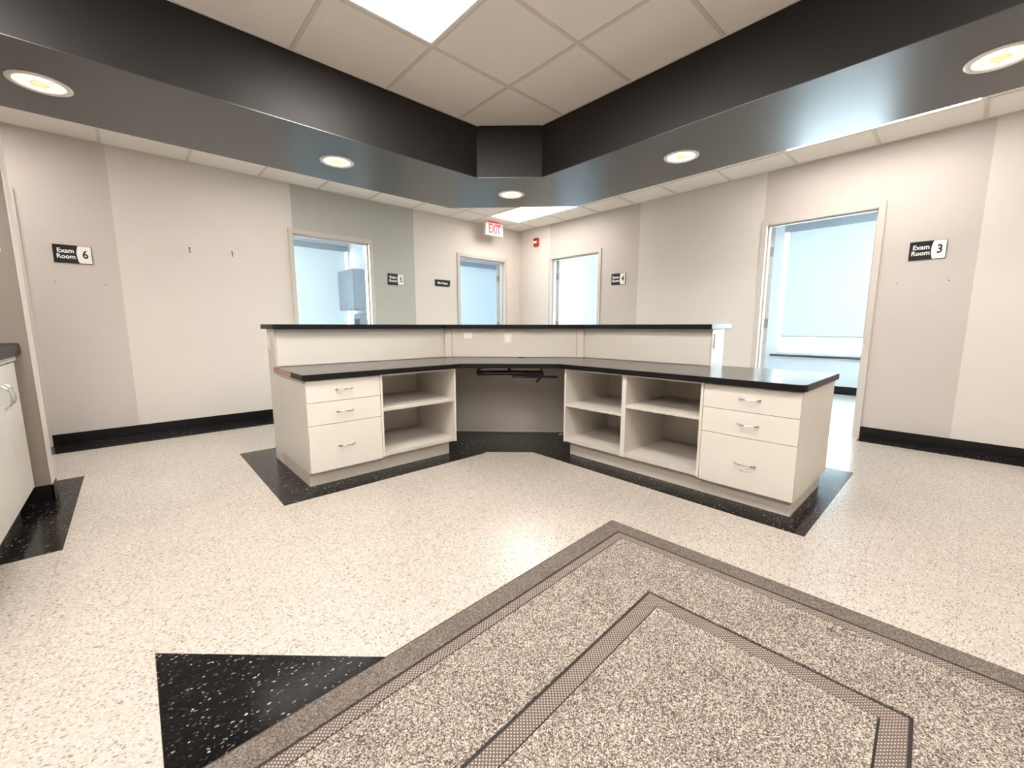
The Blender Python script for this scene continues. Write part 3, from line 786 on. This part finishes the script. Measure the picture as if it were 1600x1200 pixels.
# ------------------------------------------------------------------ signs
def sign(side, u0, u1, z0, z1, num, label):
    """u0 = edge at the reader's left"""
    w, h = abs(u1 - u0), z1 - z0
    if side == 'L': r = empty('room_sign', ((u0 + u1) / 2, WL, (z0 + z1) / 2))
    else:
        r = empty('room_sign', (WR, (u0 + u1) / 2, (z0 + z1) / 2)); r.rotation_euler = (0, 0, -PI / 2)
    tag(r, label, 'sign')
    # local: x to the right as read, y into the wall, z up
    MB().box(-w / 2, w / 2, -0.007, 0, -h / 2, h / 2).build('plate', M['sign_black'], r, bevel=0.0006)
    if num:
        q = MB(); n = 8; x1 = w / 2 - 0.003; xs = w * 0.155; zz = [-h / 2 + 0.003 + (h - 0.006) * k / n for k in range(n + 1)]
        cv = [xs - 0.013 + 0.052 * ((z / h) ** 2) + 0.0 for z in zz]
        pts = [(cv[k], zz[k]) for k in range(n + 1)] + [(x1, zz[-1]), (x1, zz[0])]
        o0 = len(q.v)
        q.v += [(x, -0.0085, z) for x, z in pts] + [(x, -0.007, z) for x, z in pts]; N = len(pts)
        q.f.append(tuple(range(N))); q.f.append(tuple(range(2 * N - 1, N - 1, -1)))
        for k in range(N): q.f.append((k, (k + 1) % N, N + (k + 1) % N, N + k))
        q.build('number_panel', M['sign_white'], r)
        text('Exam', h * 0.34, M['ink_white'], r, (-w * 0.18, -0.0076, h * 0.17), (PI / 2, 0, 0), 0.92, 0.0011)
        text('Room', h * 0.34, M['ink_white'], r, (-w * 0.18, -0.0076, -h * 0.15), (PI / 2, 0, 0), 0.90, 0.0011)
        text(num, h * 0.62, M['ink_black'], r, (w * 0.325, -0.0092, 0), (PI / 2, 0, 0), 0.80, 0.0022)
    else:
        text('Minor Surgery', h * 0.40, M['ink_white'], r, (-0.005, -0.0076, 0), (PI / 2, 0, 0), 0.80, 0.0016)
        MB().box(w / 2 - 0.012, w / 2 - 0.002, -0.0085, -0.007, -h / 2 + 0.003, -h / 2 + 0.02).build('corner_chip', M['sign_white'], r)
sign('L', -0.418, -0.183, 1.594, 1.746, '6', 'black and white Exam Room 6 sign on the taupe wall stripe at the left')
sign('L', 2.628, 2.860, 1.606, 1.755, '5', 'black and white Exam Room 5 sign on the grey-green wall stripe')
sign('L', 3.367, 3.630, 1.634, 1.729, None, 'small black Minor Surgery sign on the cream wall near the corner')
sign('R', 3.458, 3.233, 1.621, 1.774, '4', 'black and white Exam Room 4 sign right of the doorway beside the corner')
sign('R', 0.409, 0.182, 1.614, 1.768, '3', 'black and white Exam Room 3 sign right of the large right-hand doorway')

ex = empty('exit_sign', (4.31, 5.10, 2.533)); tag(ex, 'lit EXIT sign with red letters hanging from the ceiling near the corner', 'sign')
MB().box(-0.17, 0.17, 0.0, 0.05, -0.095, 0.093).build('housing', M['white_metal'], ex, bevel=0.004)
MB().box(-0.157, 0.157, -0.002, 0.0, -0.083, 0.080).build('face', M['exit_face'], ex)
text('EXIT', 0.185, M['exit_red'], ex, (0, -0.003, -0.004), (PI / 2, 0, 0), 0.64, 0.0055)
MB().box(-0.09, 0.09, 0.012, 0.04, 0.093, 0.113).build('canopy', M['exit_red'], ex)

al = empty('fire_alarm', (WR, 4.927, 2.415)); tag(al, 'small red fire alarm strobe high on the right wall near the corner', 'alarm')
MB().box(-0.04, 0, -0.047, 0.047, -0.065, 0.065).build('housing', M['alarm'], al, bevel=0.004)
MB().box(-0.055, -0.04, -0.03, 0.03, -0.02, 0.012).build('strobe_lens', M['sign_white'], al, bevel=0.003)
MB().box(-0.042, -0.04, -0.035, 0.035, 0.03, 0.05).build('sounder_slot', M['dark_hole'], al)

for x, lab in ((0.521, 'small metal screw hook high on the cream wall, left one of the pair'), (0.879, 'small metal screw hook high on the cream wall, right one of the pair')):
    r = empty('wall_hook', (x, WL, 1.803)); tag(r, lab, 'hook')
    MB().tube([(0, 0, 0.02), (0, -0.012, 0.02), (0, -0.014, 0.002), (0, -0.012, -0.02), (0, -0.018, -0.026)], 0.004, 6).build('hook', M['blk_gloss'], r)
    MB().lathe([(0.0, -0.003), (0.007, -0.003), (0.007, 0.0)], (0, 0, 0.022), 12, ax='y').build('screw', M['blk_gloss'], r)
for side, u, z, lab in (('L', -0.43, 1.43, 'left of two dark screw anchors on the taupe stripe at far left'), ('L', -0.12, 1.42, 'right of two dark screw anchors on the taupe stripe at far left'), ('L', 2.61, 1.43, 'left of two dark screw anchors on the grey-green stripe'), ('L', 2.87, 1.43, 'right of two dark screw anchors on the grey-green stripe'), ('L', 3.36, 1.43, 'left of two dark screw anchors on the cream wall beside the corner doorway'), ('L', 3.63, 1.43, 'right of two dark screw anchors on the cream wall beside the corner doorway'), ('R', 3.49, 1.43, 'left of two dark screw anchors on the greige stripe near the corner'), ('R', 3.16, 1.43, 'right of two dark screw anchors on the greige stripe near the corner'), ('R', 0.465, 1.427, 'left of two dark screw anchors on the wide stripe right of the largest doorway'), ('R', 0.143, 1.429, 'right of two dark screw anchors on the wide stripe right of the largest doorway')):
    o = MB()
    if side == 'L': o.lathe([(0.0, -0.002), (0.0045, -0.002), (0.0045, 0.0)], (u, WL, z), 10, ax='y')
    else: o.lathe([(0.0, -0.002), (0.0045, -0.002), (0.0045, 0.0)], (WR, u, z), 10, ax='x')
    tag(o.build('wall_anchor', M['dark_hole']), lab, 'wall anchor', 'screw anchors left below the room signs')

# ------------------------------------------------------------------ exam room 5 contents
wc = empty('wall_cabinet'); tag(wc, 'grey two-door wall cabinet in the bright room beyond the Exam Room 5 doorway', 'cabinet')
MB().box(3.325, 3.62, 8.2, 8.97, 1.375, 2.165).build('body', M['cab_grey'], wc)
for y0, y1, hy in ((8.203, 8.583, 8.55), (8.587, 8.967, 8.62)):
    f = MB().box(3.307, 3.325, y0, y1, 1.378, 2.162).build('door', M['cab_grey'], wc, bevel=0.0015)
    MB().tube([(3.307 - 0.03 * (1 - abs(t) ** 3), hy, 1.50 + t * 0.055) for t in [-1 + q / 5 for q in range(11)]], 0.005, 6).build('handle', M['chrome'], f)
td = empty('towel_dispenser'); tag(td, 'grey box dispenser on the wall under the wall cabinet in the left room', 'dispenser')
MB().box(3.46, 3.62, 8.31, 8.62, 1.02, 1.30).build('housing', M['cab_grey'], td, bevel=0.01)
MB().box(3.455, 3.46, 8.34, 8.59, 1.05, 1.20).build('cover', M['sill'], td)
sd = empty('soap_dispenser'); tag(sd, 'white rounded soap dispenser left of the grey box dispenser in the left room', 'dispenser')
MB().box(3.52, 3.62, 8.74, 8.84, 1.03, 1.27).build('housing', M['plate'], sd, bevel=0.02)
MB().lathe([(0.0, -0.012), (0.035, -0.01), (0.04, 0.0)], (3.52, 8.79, 1.10), 20, ax='x').build('push_bar', M['sign_white'], sd, smooth=True)
for y, z in ((0, 0), (0, -0.02)): pass
for x, z, lab in ((6.05, 1.37, 'left of two anchor dots on the blue-white wall inside the Exam Room 4 doorway'), (6.21, 1.35, 'right of two anchor dots on the blue-white wall inside the Exam Room 4 doorway')):
    tag(MB().lathe([(0.0, -0.003), (0.008, -0.003), (0.008, 0.0)], (x, WL, z), 10, ax='y').build('wall_anchor', M['dark_hole']), lab, 'wall anchor', 'anchor dots in the room by Exam Room 4')
